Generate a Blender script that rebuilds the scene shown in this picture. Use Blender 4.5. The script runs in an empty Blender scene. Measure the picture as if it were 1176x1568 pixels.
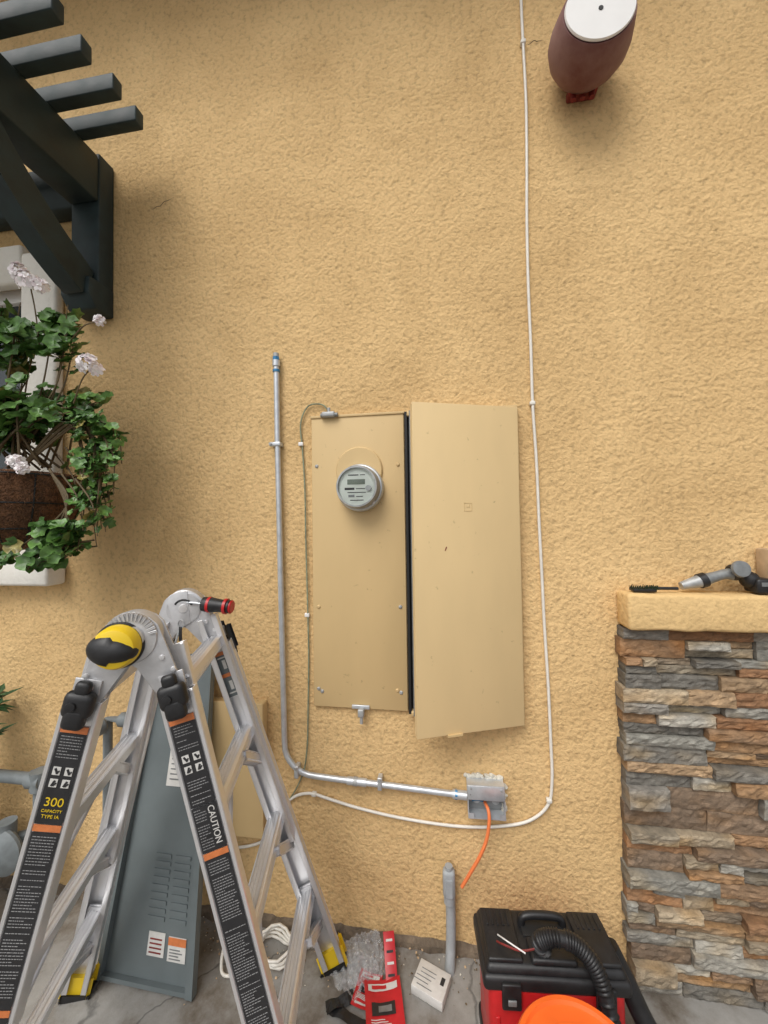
import bpy, bmesh, math, random
from mathutils import Matrix, Vector, noise
random.seed(7)
sc=bpy.context.scene
V3=Vector
# ------------------------------------------------------------------ materials
def new_mat(name):
    m=bpy.data.materials.new(name); m.use_nodes=True
    return m, m.node_tree, m.node_tree.nodes['Principled BSDF']
def mat(name,col,rough=.5,metal=0.,var=.12,vscale=8.,bump=0.,bscale=60.,col2=None,coat=0.,bdist=.002,spec=.5,detail=3,rvar=.12):
    m,nt,b=new_mat(name); N=nt.nodes; L=nt.links
    b.inputs['Roughness'].default_value=rough; b.inputs['Metallic'].default_value=metal
    b.inputs['Coat Weight'].default_value=coat
    b.inputs['Specular IOR Level'].default_value=spec
    g=N.new('ShaderNodeNewGeometry')
    n=N.new('ShaderNodeTexNoise'); n.inputs['Scale'].default_value=vscale; n.inputs['Detail'].default_value=detail; n.inputs['Roughness'].default_value=.6
    L.new(g.outputs['Position'],n.inputs['Vector'])
    r=N.new('ShaderNodeValToRGB'); r.color_ramp.elements[0].position=.3; r.color_ramp.elements[1].position=.7
    c2=col2 or tuple(min(1,c*(1+var)) for c in col)
    c1=tuple(c*(1-var) for c in col) if not col2 else col
    r.color_ramp.elements[0].color=(*c1,1); r.color_ramp.elements[1].color=(*c2,1)
    L.new(n.outputs['Fac'],r.inputs['Fac']); L.new(r.outputs['Color'],b.inputs['Base Color'])
    mr=N.new('ShaderNodeMapRange'); mr.inputs['To Min'].default_value=max(0,rough-rvar); mr.inputs['To Max'].default_value=min(1,rough+rvar)
    L.new(n.outputs['Fac'],mr.inputs['Value']); L.new(mr.outputs[0],b.inputs['Roughness'])
    if bump:
        n2=N.new('ShaderNodeTexNoise'); n2.inputs['Scale'].default_value=bscale; n2.inputs['Detail'].default_value=2
        L.new(g.outputs['Position'],n2.inputs['Vector'])
        bp=N.new('ShaderNodeBump'); bp.inputs['Strength'].default_value=bump; bp.inputs['Distance'].default_value=bdist
        L.new(n2.outputs['Fac'],bp.inputs['Height']); L.new(bp.outputs['Normal'],b.inputs['Normal'])
    return m
def enamel(name,col,dirt=(.20,.13,.06)):
    """painted sheet steel with faint specks and stains"""
    m,nt,b=new_mat(name); N=nt.nodes; L=nt.links
    b.inputs['Roughness'].default_value=.55; b.inputs['Specular IOR Level'].default_value=.35
    g=N.new('ShaderNodeNewGeometry')
    def nz(s,d,sc_=(1,1,1)):
        mp=N.new('ShaderNodeMapping'); mp.inputs['Scale'].default_value=sc_; L.new(g.outputs['Position'],mp.inputs['Vector'])
        n=N.new('ShaderNodeTexNoise'); n.inputs['Scale'].default_value=s; n.inputs['Detail'].default_value=d; L.new(mp.outputs[0],n.inputs['Vector']); return n
    a=nz(7,5,(1,1,.35)); sp=nz(38,3); pt=nz(3,2)
    mr=N.new('ShaderNodeMapRange'); mr.inputs['From Min'].default_value=.3; mr.inputs['From Max'].default_value=.7; mr.inputs['To Min'].default_value=.95; mr.inputs['To Max'].default_value=1.03; L.new(a.outputs['Fac'],mr.inputs['Value'])
    vm=N.new('ShaderNodeVectorMath'); vm.operation='SCALE'; vm.inputs[0].default_value=col; L.new(mr.outputs[0],vm.inputs['Scale'])
    mr2=N.new('ShaderNodeMapRange'); mr2.inputs['From Min'].default_value=.70; mr2.inputs['From Max'].default_value=.78; mr2.inputs['To Max'].default_value=.5; L.new(sp.outputs['Fac'],mr2.inputs['Value'])
    mx=N.new('ShaderNodeMix'); mx.data_type='RGBA'; L.new(mr2.outputs[0],mx.inputs['Factor']); L.new(vm.outputs[0],mx.inputs['A']); mx.inputs['B'].default_value=(*dirt,1)
    L.new(mx.outputs['Result'],b.inputs['Base Color'])
    bp=N.new('ShaderNodeBump'); bp.inputs['Strength'].default_value=.12; bp.inputs['Distance'].default_value=.008
    L.new(pt.outputs['Fac'],bp.inputs['Height']); L.new(bp.outputs['Normal'],b.inputs['Normal'])
    return m
def attr_mat(name,rough=.7,bump=.4,bscale=90,bdist=.003,varscale=25,streak=None,lo=.6,hi=1.4,detail=4):
    m,nt,b=new_mat(name); N=nt.nodes; L=nt.links
    b.inputs['Roughness'].default_value=rough
    a=N.new('ShaderNodeAttribute'); a.attribute_name='col'
    g=N.new('ShaderNodeNewGeometry')
    mp=N.new('ShaderNodeMapping'); L.new(g.outputs['Position'],mp.inputs['Vector'])
    if streak: mp.inputs['Scale'].default_value=streak
    n=N.new('ShaderNodeTexNoise'); n.inputs['Scale'].default_value=varscale; n.inputs['Detail'].default_value=detail; n.inputs['Roughness'].default_value=.65
    L.new(mp.outputs[0],n.inputs['Vector'])
    mr=N.new('ShaderNodeMapRange'); mr.inputs['From Min'].default_value=.3; mr.inputs['From Max'].default_value=.7
    mr.inputs['To Min'].default_value=lo; mr.inputs['To Max'].default_value=hi
    L.new(n.outputs['Fac'],mr.inputs['Value'])
    mx=N.new('ShaderNodeVectorMath'); mx.operation='SCALE'
    L.new(a.outputs['Color'],mx.inputs[0]); L.new(mr.outputs[0],mx.inputs['Scale'])
    L.new(mx.outputs[0],b.inputs['Base Color'])
    n2=N.new('ShaderNodeTexNoise'); n2.inputs['Scale'].default_value=bscale; n2.inputs['Detail'].default_value=detail; n2.inputs['Roughness'].default_value=.65
    L.new(mp.outputs[0],n2.inputs['Vector'])
    bp=N.new('ShaderNodeBump'); bp.inputs['Strength'].default_value=bump; bp.inputs['Distance'].default_value=bdist
    L.new(n2.outputs['Fac'],bp.inputs['Height']); L.new(bp.outputs['Normal'],b.inputs['Normal'])
    return m
def stucco(name,col,big=.10,strength=.9,pit=.72,dist=.0085):
    m,nt,b=new_mat(name); N=nt.nodes; L=nt.links
    b.inputs['Roughness'].default_value=.92; b.inputs['Specular IOR Level'].default_value=.12
    g=N.new('ShaderNodeNewGeometry')
    def noise_(s,d=5,r=.55,dis=0):
        n=N.new('ShaderNodeTexNoise'); n.inputs['Scale'].default_value=s; n.inputs['Detail'].default_value=d; n.inputs['Roughness'].default_value=r
        n.inputs['Distortion'].default_value=dis
        L.new(g.outputs['Position'],n.inputs['Vector']); return n
    a=noise_(2.1,6,.66,.4)
    f=noise_(54,4,.62)
    r=N.new('ShaderNodeValToRGB'); r.color_ramp.elements[0].position=.34; r.color_ramp.elements[1].position=.66
    r.color_ramp.elements[0].color=(*[x*(1-big)*q for x,q in zip(col,(1,.97,.93))],1); r.color_ramp.elements[1].color=(*[x*(1+big) for x in col],1)
    L.new(a.outputs['Fac'],r.inputs['Fac'])
    mr2=N.new('ShaderNodeMapRange'); mr2.inputs['From Min'].default_value=.30; mr2.inputs['From Max'].default_value=.50; mr2.inputs['To Min'].default_value=pit; mr2.inputs['To Max'].default_value=1.0
    L.new(f.outputs['Fac'],mr2.inputs['Value'])
    mx=N.new('ShaderNodeVectorMath'); mx.operation='SCALE'; L.new(r.outputs['Color'],mx.inputs[0]); L.new(mr2.outputs[0],mx.inputs['Scale'])
    L.new(mx.outputs[0],b.inputs['Base Color'])
    vo_=N.new('ShaderNodeTexVoronoi'); vo_.inputs['Scale'].default_value=78; L.new(g.outputs['Position'],vo_.inputs['Vector'])
    ad=N.new('ShaderNodeMath'); ad.operation='MULTIPLY_ADD'; ad.inputs[1].default_value=-.30
    L.new(vo_.outputs['Distance'],ad.inputs[0]); L.new(f.outputs['Fac'],ad.inputs[2])
    b1=N.new('ShaderNodeBump'); b1.inputs['Strength'].default_value=strength; b1.inputs['Distance'].default_value=dist
    L.new(ad.outputs[0],b1.inputs['Height'])
    b3=N.new('ShaderNodeBump'); b3.inputs['Strength'].default_value=.4; b3.inputs['Distance'].default_value=.04
    L.new(a.outputs['Fac'],b3.inputs['Height']); L.new(b1.outputs['Normal'],b3.inputs['Normal'])
    L.new(b3.outputs['Normal'],b.inputs['Normal'])
    return m
def concrete(name):
    m,nt,b=new_mat(name); N=nt.nodes; L=nt.links
    b.inputs['Roughness'].default_value=.85
    g=N.new('ShaderNodeNewGeometry')
    n=N.new('ShaderNodeTexNoise'); n.inputs['Scale'].default_value=3.6; n.inputs['Detail'].default_value=8; n.inputs['Roughness'].default_value=.70
    L.new(g.outputs['Position'],n.inputs['Vector'])
    r=N.new('ShaderNodeValToRGB'); e=r.color_ramp.elements; e[0].position=.32; e[0].color=(.08,.06,.04,1); e[1].position=.68; e[1].color=(.33,.32,.30,1)
    x=e.new(.43); x.color=(.17,.15,.125,1); x=e.new(.52); x.color=(.25,.24,.22,1)
    L.new(n.outputs['Fac'],r.inputs['Fac'])
    w=N.new('ShaderNodeTexVoronoi'); w.feature='DISTANCE_TO_EDGE'; w.inputs['Scale'].default_value=1.5
    n3=N.new('ShaderNodeTexNoise'); n3.inputs['Scale'].default_value=6; n3.inputs['Detail'].default_value=5
    L.new(g.outputs['Position'],n3.inputs['Vector'])
    va=N.new('ShaderNodeVectorMath'); va.operation='MULTIPLY_ADD'; va.inputs[1].default_value=(.16,.16,.16)
    L.new(n3.outputs['Color'],va.inputs[0]); L.new(g.outputs['Position'],va.inputs[2]); L.new(va.outputs[0],w.inputs['Vector'])
    mr=N.new('ShaderNodeMapRange'); mr.inputs['From Min'].default_value=.0; mr.inputs['From Max'].default_value=.009; mr.inputs['To Min'].default_value=.5; mr.inputs['To Max'].default_value=1
    L.new(w.outputs['Distance'],mr.inputs['Value'])
    mx=N.new('ShaderNodeVectorMath'); mx.operation='SCALE'; L.new(r.outputs['Color'],mx.inputs[0]); L.new(mr.outputs[0],mx.inputs['Scale'])
    L.new(mx.outputs[0],b.inputs['Base Color'])
    n2=N.new('ShaderNodeTexNoise'); n2.inputs['Scale'].default_value=70; n2.inputs['Detail'].default_value=3
    L.new(g.outputs['Position'],n2.inputs['Vector'])
    ad=N.new('ShaderNodeMath'); ad.operation='MULTIPLY_ADD'; ad.inputs[1].default_value=.5
    L.new(n2.outputs['Fac'],ad.inputs[0]); L.new(mr.outputs[0],ad.inputs[2])
    bp=N.new('ShaderNodeBump'); bp.inputs['Strength'].default_value=.4; bp.inputs['Distance'].default_value=.005
    L.new(ad.outputs[0],bp.inputs['Height']); L.new(bp.outputs['Normal'],b.inputs['Normal'])
    return m

M={}
M['stucco']=stucco('tan_stucco',(.69,.478,.235),.10)
M['trimstucco']=stucco('white_stucco',(.80,.78,.72),.03,.25,.95,.005)
M['capstucco']=stucco('cap_stucco',(.70,.49,.235),.06,.7,.82,.006)
M['ground']=concrete('stained_concrete')
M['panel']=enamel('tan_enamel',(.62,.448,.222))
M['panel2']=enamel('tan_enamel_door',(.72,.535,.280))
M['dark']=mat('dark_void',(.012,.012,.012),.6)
M['green']=mat('green_paint',(.018,.033,.034),.6,0,.3,14,.3,40)
M['galv']=mat('galvanised_steel',(.60,.63,.66),.33,.55,.12,30)
M['galvd']=mat('galvanised_dull',(.40,.41,.41),.5,.4,.2,40,.2,80)
M['boxin']=mat('box_interior',(.22,.23,.23),.5,.3,.2,40)
M['blue']=mat('blue_coupling',(.05,.22,.42),.4,.3)
M['white']=mat('white_cable',(.74,.71,.64),.45,0,.06,30)
M['whitep']=mat('white_paint',(.80,.79,.77),.5,0,.03,10)
M['wiregreen']=mat('weathered_wire',(.23,.26,.17),.6,0,.3,60)
M['alu']=mat('aluminium',(.78,.78,.79),.30,.65,.03,10,rvar=.05)
M['alud']=mat('aluminium_cast',(.58,.58,.59),.40,.55,.08,40,.2,150)
M['black']=mat('black_plastic',(.014,.014,.015),.45,0,.3,30,.15,200)
M['blacklab']=mat('black_label',(.022,.022,.024),.45,0,.2,20)
M['print']=mat('label_print',(.30,.30,.30),.5,0,.1)
M['whitelab']=mat('white_label',(.62,.61,.58),.55,0,.08,40)
M['orangelab']=mat('orange_label',(.62,.19,.06),.5,0,.12,60)
M['yellow']=mat('yellow_plastic',(.78,.54,.02),.4,0,.08)
M['orange']=mat('orange_plastic',(.85,.14,.018),.42,0,.08,8,.05,60)
M['orangec']=mat('orange_cable',(.85,.22,.07),.45,0,.05)
M['red']=mat('red_plastic',(.48,.014,.016),.38,0,.12,20)
M['redcard']=mat('red_card',(.52,.018,.025),.38,0,.12,30,.2,30,bdist=.004)
M['grey']=mat('grey_enamel',(.135,.160,.165),.42,0,.10,8,.08,30)
M['greyl']=mat('grey_pvc',(.33,.35,.36),.5,0,.12,30)
M['gaspaint']=mat('gas_grey_paint',(.17,.19,.195),.5,0,.2,20,.2,60)
M['coir']=mat('coir_fibre',(.17,.080,.038),.95,0,.5,60,1.,160,bdist=.012)
M['stem']=mat('stem',(.12,.085,.04),.7,0,.3,40)
M['leaf']=attr_mat('geranium_leaf',.42,.3,120,.002,40,detail=2)
M['petal']=attr_mat('petals',.6,.1,80,.001,60,lo=.95,hi=1.05,detail=1)
M['stone']=attr_mat('ledger_stone',.78,.75,130,.0045,34,streak=(1,1,2.2),lo=.6,hi=1.4,detail=7)
M['fix']=mat('weathered_red_paint',(.11,.022,.022),.55,0,.4,6,.3,40,col2=(.27,.16,.15),detail=7)
M['rust']=mat('red_oxide',(.20,.022,.018),.6,0,.3,30)
M['glass']=mat('window_glass',(.03,.04,.045),.06,0,.1,3,rvar=.02)
M['face']=mat('meter_face',(.66,.70,.64),.35,0,.03)
M['lcd']=mat('meter_lcd',(.16,.19,.15),.25)
M['foam']=mat('patch_foam',(.68,.65,.56),.9,0,.1,60,1,90,bdist=.01)
M['wood']=mat('raw_wood',(.50,.36,.22),.8,0,.15,30)
M['soffit']=mat('soffit_paint',(.32,.26,.17),.8)
M['bristle']=mat('green_bristle',(.02,.035,.015),.8)
m,nt,b=new_mat('clear_cover'); b.inputs['Base Color'].default_value=(.9,.93,.93,1); b.inputs['Transmission Weight'].default_value=1; b.inputs['Roughness'].default_value=.04; b.inputs['IOR'].default_value=1.25; M['clear']=m
m,nt,b=new_mat('clear_film'); b.inputs['Base Color'].default_value=(.85,.87,.88,1); b.inputs['Roughness'].default_value=.10; b.inputs['Alpha'].default_value=.28; b.inputs['Specular IOR Level'].default_value=.9; M['film']=m

# ------------------------------------------------------------------ mesh helpers
def group(name,parent=None):
    e=bpy.data.objects.new(name,None); sc.collection.objects.link(e); e.empty_display_size=.1
    if parent: e.parent=parent
    return e
def finish(bm,name,m,parent=None,smooth=False,angle=None):
    bmesh.ops.recalc_face_normals(bm,faces=bm.faces[:])
    me=bpy.data.meshes.new(name); bm.to_mesh(me); bm.free()
    if smooth:
        for p in me.polygons: p.use_smooth=True
        try: me.set_sharp_from_angle(angle=math.radians(angle or 40))
        except Exception: pass
    ms=m if isinstance(m,(list,tuple)) else [m]
    for x in ms: me.materials.append(M[x] if isinstance(x,str) else x)
    o=bpy.data.objects.new(name,me); sc.collection.objects.link(o)
    if parent: o.parent=parent
    return o
I3=Matrix.Identity(3)
def frame(u,v,w): return Matrix((u,v,w)).transposed()
def add_box(bm,c,s,R=I3,bevel=0,seg=2,taper=None,mi=0):
    r=bmesh.ops.create_cube(bm,size=1); vs=r['verts']
    for v in vs:
        p=v.co.copy()
        if taper and p.z>0: p.x*=taper[0]; p.y*=taper[1]
        v.co=V3(c)+R@V3((p.x*s[0],p.y*s[1],p.z*s[2]))
    fs=set(f for v in vs for f in v.link_faces)
    for f in fs: f.material_index=mi
    if bevel:
        bevel=min(bevel,min(s)*.45)
        es=list(set(e for v in vs for e in v.link_edges))
        r=bmesh.ops.bevel(bm,geom=es,offset=bevel,segments=seg,affect='EDGES',profile=.5)
        for f in r['faces']: f.material_index=mi
def box(name,c,s,m,parent=None,R=I3,bevel=0,seg=2,taper=None):
    bm=bmesh.new(); add_box(bm,c,s,R,bevel,seg,taper); return finish(bm,name,m,parent,smooth=bevel>0,angle=50)
def bx(name,a,b,m,parent=None,bevel=0):
    c=[(a[i]+b[i])/2 for i in range(3)]; s=[abs(b[i]-a[i]) for i in range(3)]
    return box(name,c,s,m,parent,bevel=bevel)
def catmull(P,n=8):
    P=[V3(p) for p in P]; 
    if len(P)<3: return [P[0].lerp(P[-1],i/n) for i in range(n+1)]
    Q=[P[0]*2-P[1]]+P+[P[-1]*2-P[-2]]; out=[]
    for i in range(1,len(Q)-2):
        a,b,c,d=Q[i-1:i+3]
        for k in range(n):
            t=k/n
            out.append(.5*((2*b)+(c-a)*t+(2*a-5*b+4*c-d)*t*t+(3*b-a-3*c+d)*t**3))
    out.append(P[-1]); return out
def add_tube(bm,pts,r,seg=10,mi=0,caps=True,sx=1.):
    pts=[V3(p) for p in pts]
    t=(pts[1]-pts[0]).normalized(); u=t.orthogonal().normalized()
    rings=[]
    for i,p in enumerate(pts):
        t2=(pts[min(i+1,len(pts)-1)]-pts[max(i-1,0)])
        if t2.length<1e-9: t2=t
        t2=t2.normalized(); u=(u-t2*u.dot(t2)).normalized(); w=t2.cross(u)
        rr=r(i/(len(pts)-1)) if callable(r) else r
        rings.append([bm.verts.new(p+(u*math.cos(2*math.pi*k/seg)+w*sx*math.sin(2*math.pi*k/seg))*rr) for k in range(seg)])
    for a,b in zip(rings,rings[1:]):
        for k in range(seg):
            f=bm.faces.new((a[k],a[(k+1)%seg],b[(k+1)%seg],b[k])); f.material_index=mi
    if caps:
        f=bm.faces.new(rings[0]); f.material_index=mi
        f=bm.faces.new(rings[-1][::-1]); f.material_index=mi
def tube(name,pts,r,m,parent=None,seg=10,smooth=0):
    bm=bmesh.new(); add_tube(bm,catmull(pts,smooth) if smooth else pts,r,seg); return finish(bm,name,m,parent,True,50)
def cyl(name,a,b,r,m,parent=None,seg=24,r2=None,bevel=0):
    a=V3(a);b=V3(b); r2=r if r2 is None else r2
    if bevel:
        L=(b-a).length; d=(b-a)/L
        return lathe(name,[(0,0),(r-bevel,0),(r,bevel),(r2,L-bevel),(r2-bevel,L),(0,L)],a,d,m,parent,seg)
    return tube(name,[a,b],lambda t:r+(r2-r)*t,m,parent,seg)
def lathe(name,prof,o,d,m,parent=None,seg=32,mis=None):
    o=V3(o); d=V3(d).normalized(); u=d.orthogonal().normalized(); w=d.cross(u); bm=bmesh.new(); rings=[]
    for r,h in prof:
        if r<1e-6: rings.append([bm.verts.new(o+d*h)])
        else: rings.append([bm.verts.new(o+d*h+(u*math.cos(2*math.pi*k/seg)+w*math.sin(2*math.pi*k/seg))*r) for k in range(seg)])
    for i,(a,b) in enumerate(zip(rings,rings[1:])):
        for k in range(seg):
            k2=(k+1)%seg
            if len(a)==1 and len(b)==1: continue
            if len(a)==1: f=bm.faces.new((a[0],b[k],b[k2]))
            elif len(b)==1: f=bm.faces.new((a[k],a[k2],b[0]))
            else: f=bm.faces.new((a[k],a[k2],b[k2],b[k]))
            if mis: f.material_index=mis[i]
    return finish(bm,name,m,parent,True,35)
def poly(name,pts,o,u,v,th,m,parent=None,bevel=0):
    u=V3(u).normalized(); v=V3(v).normalized(); w=u.cross(v); bm=bmesh.new(); o=V3(o)
    A=[bm.verts.new(o+u*p[0]+v*p[1]-w*th/2) for p in pts]; B=[bm.verts.new(o+u*p[0]+v*p[1]+w*th/2) for p in pts]
    bm.faces.new(A); bm.faces.new(B[::-1]); n=len(pts)
    for i in range(n): bm.faces.new((A[i],A[(i+1)%n],B[(i+1)%n],B[i]))
    if bevel: bmesh.ops.bevel(bm,geom=bm.edges[:],offset=bevel,segments=2,affect='EDGES',profile=.5)
    return finish(bm,name,m,parent,bevel>0,40)
def text(name,s,o,u,v,size,m,parent):
    cu=bpy.data.curves.new(name,'FONT'); cu.body=s; cu.size=size; cu.align_x='CENTER'; cu.align_y='CENTER'; cu.extrude=.0003
    ob=bpy.data.objects.new(name,cu); sc.collection.objects.link(ob)
    u=V3(u).normalized(); v=V3(v).normalized(); w=u.cross(v)
    ob.matrix_world=Matrix.Translation(V3(o))@frame(u,v,w).to_4x4(); cu.materials.append(M[m]); ob.parent=parent
    return ob
def colmesh(name,verts,faces,cols,m,parent=None,smooth=False):
    me=bpy.data.meshes.new(name); me.from_pydata(verts,[],faces); a=me.color_attributes.new('col','FLOAT_COLOR','POINT')
    for i,c in enumerate(cols): a.data[i].color=(*c,1)
    me.materials.append(M[m]); 
    if smooth:
        for p in me.polygons: p.use_smooth=True
    o=bpy.data.objects.new(name,me); sc.collection.objects.link(o)
    if parent: o.parent=parent
    return o

# ------------------------------------------------------------------ ground
bm=bmesh.new(); 
for x,y in((-300,-300),(300,-300),(300,300),(-300,300)): bm.verts.new((x,y,0))
bm.faces.new(bm.verts[:]); finish(bm,'ground','ground')

# ------------------------------------------------------------------ house
house=group('stucco_house')
bm=bmesh.new()
WX0,WX1,WZ0,WZ1=-2.75,-1.74,1.36,2.57
for a,b in (((WX1,0,-.02),(7,.2,4.2)),((-7,0,-.02),(WX0,.2,4.2)),((WX0,0,-.02),(WX1,.2,WZ0)),((WX0,0,WZ1),(WX1,.2,4.2))):
    add_box(bm,[(a[i]+b[i])/2 for i in range(3)],[b[i]-a[i] for i in range(3)])
finish(bm,'wall','stucco',house)
bm=bmesh.new(); n_=160; top=[]
for i in range(n_+1):
    x=-1.9+2.46*i/n_; h=.018+.014*noise.noise(V3((x*14,0,3)))+.006*noise.noise(V3((x*60,0,3))); y=-.014-.012*noise.noise(V3((x*22,5,0)))
    top.append((bm.verts.new((x,-.0005,h+.014)),bm.verts.new((x,y,h)),bm.verts.new((x,y-.004,-.002))))
for a,b in zip(top,top[1:]):
    bm.faces.new((a[0],a[1],b[1],b[0])); bm.faces.new((a[1],a[2],b[2],b[1]))
finish(bm,'wall_base_mortar',mat('base_mortar',(.15,.115,.08),.9,0,.4,20,.8,60,bdist=.01),house)
bx('roof_eave',(-7,-.55,4.0),(7,.3,4.12),'soffit',house)
def crack(nm,P):
    pts=[]
    for a,b in zip(P,P[1:]):
        a=V3((a[0],0,a[1]));b=V3((b[0],0,b[1])); n=10
        for k in range(n):
            p=a.lerp(b,k/n); pts.append(p+V3((.004*noise.noise(p*60),-.0004,.008*noise.noise(p*60+V3((9,9,9))))))
    tube(nm,pts,lambda t:.0010*math.sin(math.pi*min(1,t+.08))+.0002,'stem',house,5)
crack('wall_crack',[(-1.16,2.80),(-1.10,2.83),(-1.06,2.84)])
crack('wall_crack_b',[(.335,3.20),(.36,3.21),(.39,3.205)])
bx('window_trim_side',(WX1-.005,-.045,1.366),(-1.572,-.001,2.66),'trimstucco',house,.012)
bx('window_trim_top',(WX0-.17,-.047,2.53),(WX1-.003,-.001,2.70),'trimstucco',house,.012)
bx('window_trim_left',(WX0-.17,-.045,1.366),(WX0,-.001,2.53),'trimstucco',house,.012)
bx('window_sill',(WX0-.2,-.085,1.262),(-1.555,-.001,1.365),'trimstucco',house,.012)
bx('window_frame_right',(-1.80,.03,1.37),(-1.745,.08,2.56),'whitep',house,.004)
bx('window_frame_top',(-2.74,.03,2.50),(-1.80,.08,2.56),'whitep',house,.004)
bx('window_frame_bottom',(-2.74,.03,1.37),(-1.80,.08,1.42),'whitep',house,.004)
bx('window_mullion',(-2.28,.035,1.42),(-2.24,.078,2.50),'whitep',house,.004)
bx('window_glass',(-2.74,.055,1.40),(-1.78,.062,2.52),'glass',house)

# ------------------------------------------------------------------ pergola
pg=group('pergola')
GX=-1.40
bx('wall_post',(-1.465,-.075,2.46),(-1.337,-.002,3.0),'green',pg,.006)
poly('post_foot',[(-.002,0),(-.002,.115),(-.115,.115),(-.12,.05),(-.085,0)],(GX,0,2.36),(0,1,0),(0,0,1),.128,'green',pg,.006)
bx('beam',(-1.462,-.95,2.80),(-1.338,-.076,2.985),'green',pg,.006)
arc=[]
for i in range(13):
    t=i/12; y=-.075-.46*t; z=2.40+.42*t-.05*math.sin(math.pi*t); arc.append((y,z))
up=[(y-.0,z+.11) for y,z in arc]; lo=[(y-.05,z-.0) for y,z in arc]
poly('curved_brace',[(y,z) for y,z in lo]+[(y,z) for y,z in up[::-1]],(GX+.005,0,0),(0,1,0),(0,0,1),.085,'green',pg,.005)
for i,y in enumerate((-.155,-.258,-.365,-.465,-.57,-.675,-.78,-.885)):
    bx('rafter_%d'%i,(-3.2,y-.02,2.987),(-1.085+.006*math.sin(i*2.3),y+.02,3.045),'green',pg,.004)
bx('ledger',(-3.2,-.07,2.80),(-1.466,-.002,2.98),'green',pg,.006)

# ------------------------------------------------------------------ meter cabinet
mp=group('electric_meter_cabinet')
bx('meter_cover',(-.481,-.014,.822),(-.131,-.001,1.896),'panel',mp,.003)
bx('cover_lip',(-.484,-.018,1.892),(-.129,-.001,1.902),'panel',mp,.002)
bx('inner_bay',(-.128,-.006,.82),(.262,-.001,1.892),'dark',mp)  # flat plate, no recess; the shade inside the bay is its near-black colour
bx('centre_jamb',(-.127,-.030,.822),(-.118,-.007,1.895),'dark',mp)
bx('jamb_edge',(-.109,-.045,.822),(-.102,-.007,1.895),'boxin',mp)
bx('bay_top',(-.118,-.036,1.878),(.262,-.007,1.896),'panel',mp,.002)
bx('bay_bottom',(-.118,-.036,.818),(.262,-.007,.832),'panel',mp,.002)
bx('bay_right',(.250,-.036,.833),(.264,-.007,1.877),'panel',mp,.002)
lathe('meter_hub',[(0,0),(.088,0),(.087,.006),(.083,.010),(0,.011)],(-.298,-.014,1.690),(0,-1,0),'panel',mp,48)
lathe('meter_ring',[(.0,0),(.083,0),(.086,.006),(.086,.026),(.082,.032),(.076,.034),(.0,.034)],(-.292,-.014,1.625),(0,-1,0),'galv',mp,48)
lathe('meter_body',[(.0,0),(.070,0),(.070,.030),(.066,.046),(0,.046)],(-.292,-.040,1.625),(0,-1,0),'face',mp,48)
lathe('meter_glass_rim',[(.070,0),(.078,0),(.077,.030),(.072,.050),(.066,.050),(.068,.03),(.070,0)],(-.292,-.046,1.625),(0,-1,0),'galvd',mp,48)
lathe('meter_glass',[(.072,0),(.071,.042),(.064,.056),(.0,.058)],(-.292,-.047,1.625),(0,-1,0),'clear',mp,48)
FY=-.0875
bx('meter_display',(-.325,FY,1.632),(-.262,FY+.003,1.650),'lcd',mp)
for i,(x0,x1,z,h) in enumerate(((-.322,-.285,1.665,.004),(-.280,-.262,1.665,.003),(-.335,-.30,1.617,.008),(-.295,-.262,1.617,.003),(-.325,-.26,1.604,.003),(-.322,-.30,1.592,.009),(-.294,-.27,1.590,.003),(-.316,-.268,1.577,.003))):
    bx('meter_print_%d'%i,(x0,FY+.001,z-h/2),(x1,FY+.003,z+h/2),'black' if i!=5 else 'boxin',mp)
cyl('meter_port',(-.250,FY,1.618),(-.250,FY-.006,1.618),.010,'galvd',mp)
bx('meter_tag',(-.262,-.068,1.565),(-.232,-.066,1.580),'whitelab',mp)
for i,(x,z) in enumerate(((-.154,1.708),(-.461,1.712),(-.153,1.193),(-.458,1.188),(-.155,.888),(-.461,.887),(-.168,.895),(-.448,.878))):
    lathe('screw_%d'%i,[(0,0),(.007,0),(.007,.001),(.0045,.004),(0,.005)],(x,-.014,z),(0,-1,0),'galvd' if i%3 else 'panel',mp,12)
bx('latch_plate',(-.335,-.022,.824),(-.270,-.0145,.838),'galv',mp,.002)
bx('latch_body',(-.310,-.040,.802),(-.288,-.015,.830),'galvd',mp,.004)
cyl('latch_pin',(-.298,-.030,.802),(-.298,-.030,.778),.006,'galvd',mp)
bx('ground_clamp',(-.435,-.035,1.892),(-.385,-.005,1.912),'galvd',mp,.005)
cyl('clamp_bar',(-.44,-.024,1.90),(-.375,-.024,1.90),.008,'boxin',mp,12)
cyl('clamp_screw',(-.41,-.02,1.905),(-.41,-.02,1.928),.006,'galvd',mp)
dl=V3((-.090,-.168,0)); dr=V3((.261,-.040,0)); du=(dr-dl).normalized(); W=(dr-dl).length
dn=V3((du.y,-du.x,0)); DR=frame(du,-dn,V3((0,0,1)))
mid=(dl+dr)/2
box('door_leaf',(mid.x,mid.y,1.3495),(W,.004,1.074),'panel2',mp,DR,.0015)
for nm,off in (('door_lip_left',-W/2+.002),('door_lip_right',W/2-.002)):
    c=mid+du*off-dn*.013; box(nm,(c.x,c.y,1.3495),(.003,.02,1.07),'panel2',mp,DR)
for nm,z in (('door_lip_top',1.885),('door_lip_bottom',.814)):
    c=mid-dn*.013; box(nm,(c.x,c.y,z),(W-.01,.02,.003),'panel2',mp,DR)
c=mid+dn*.0022
bm=bmesh.new()
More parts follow.
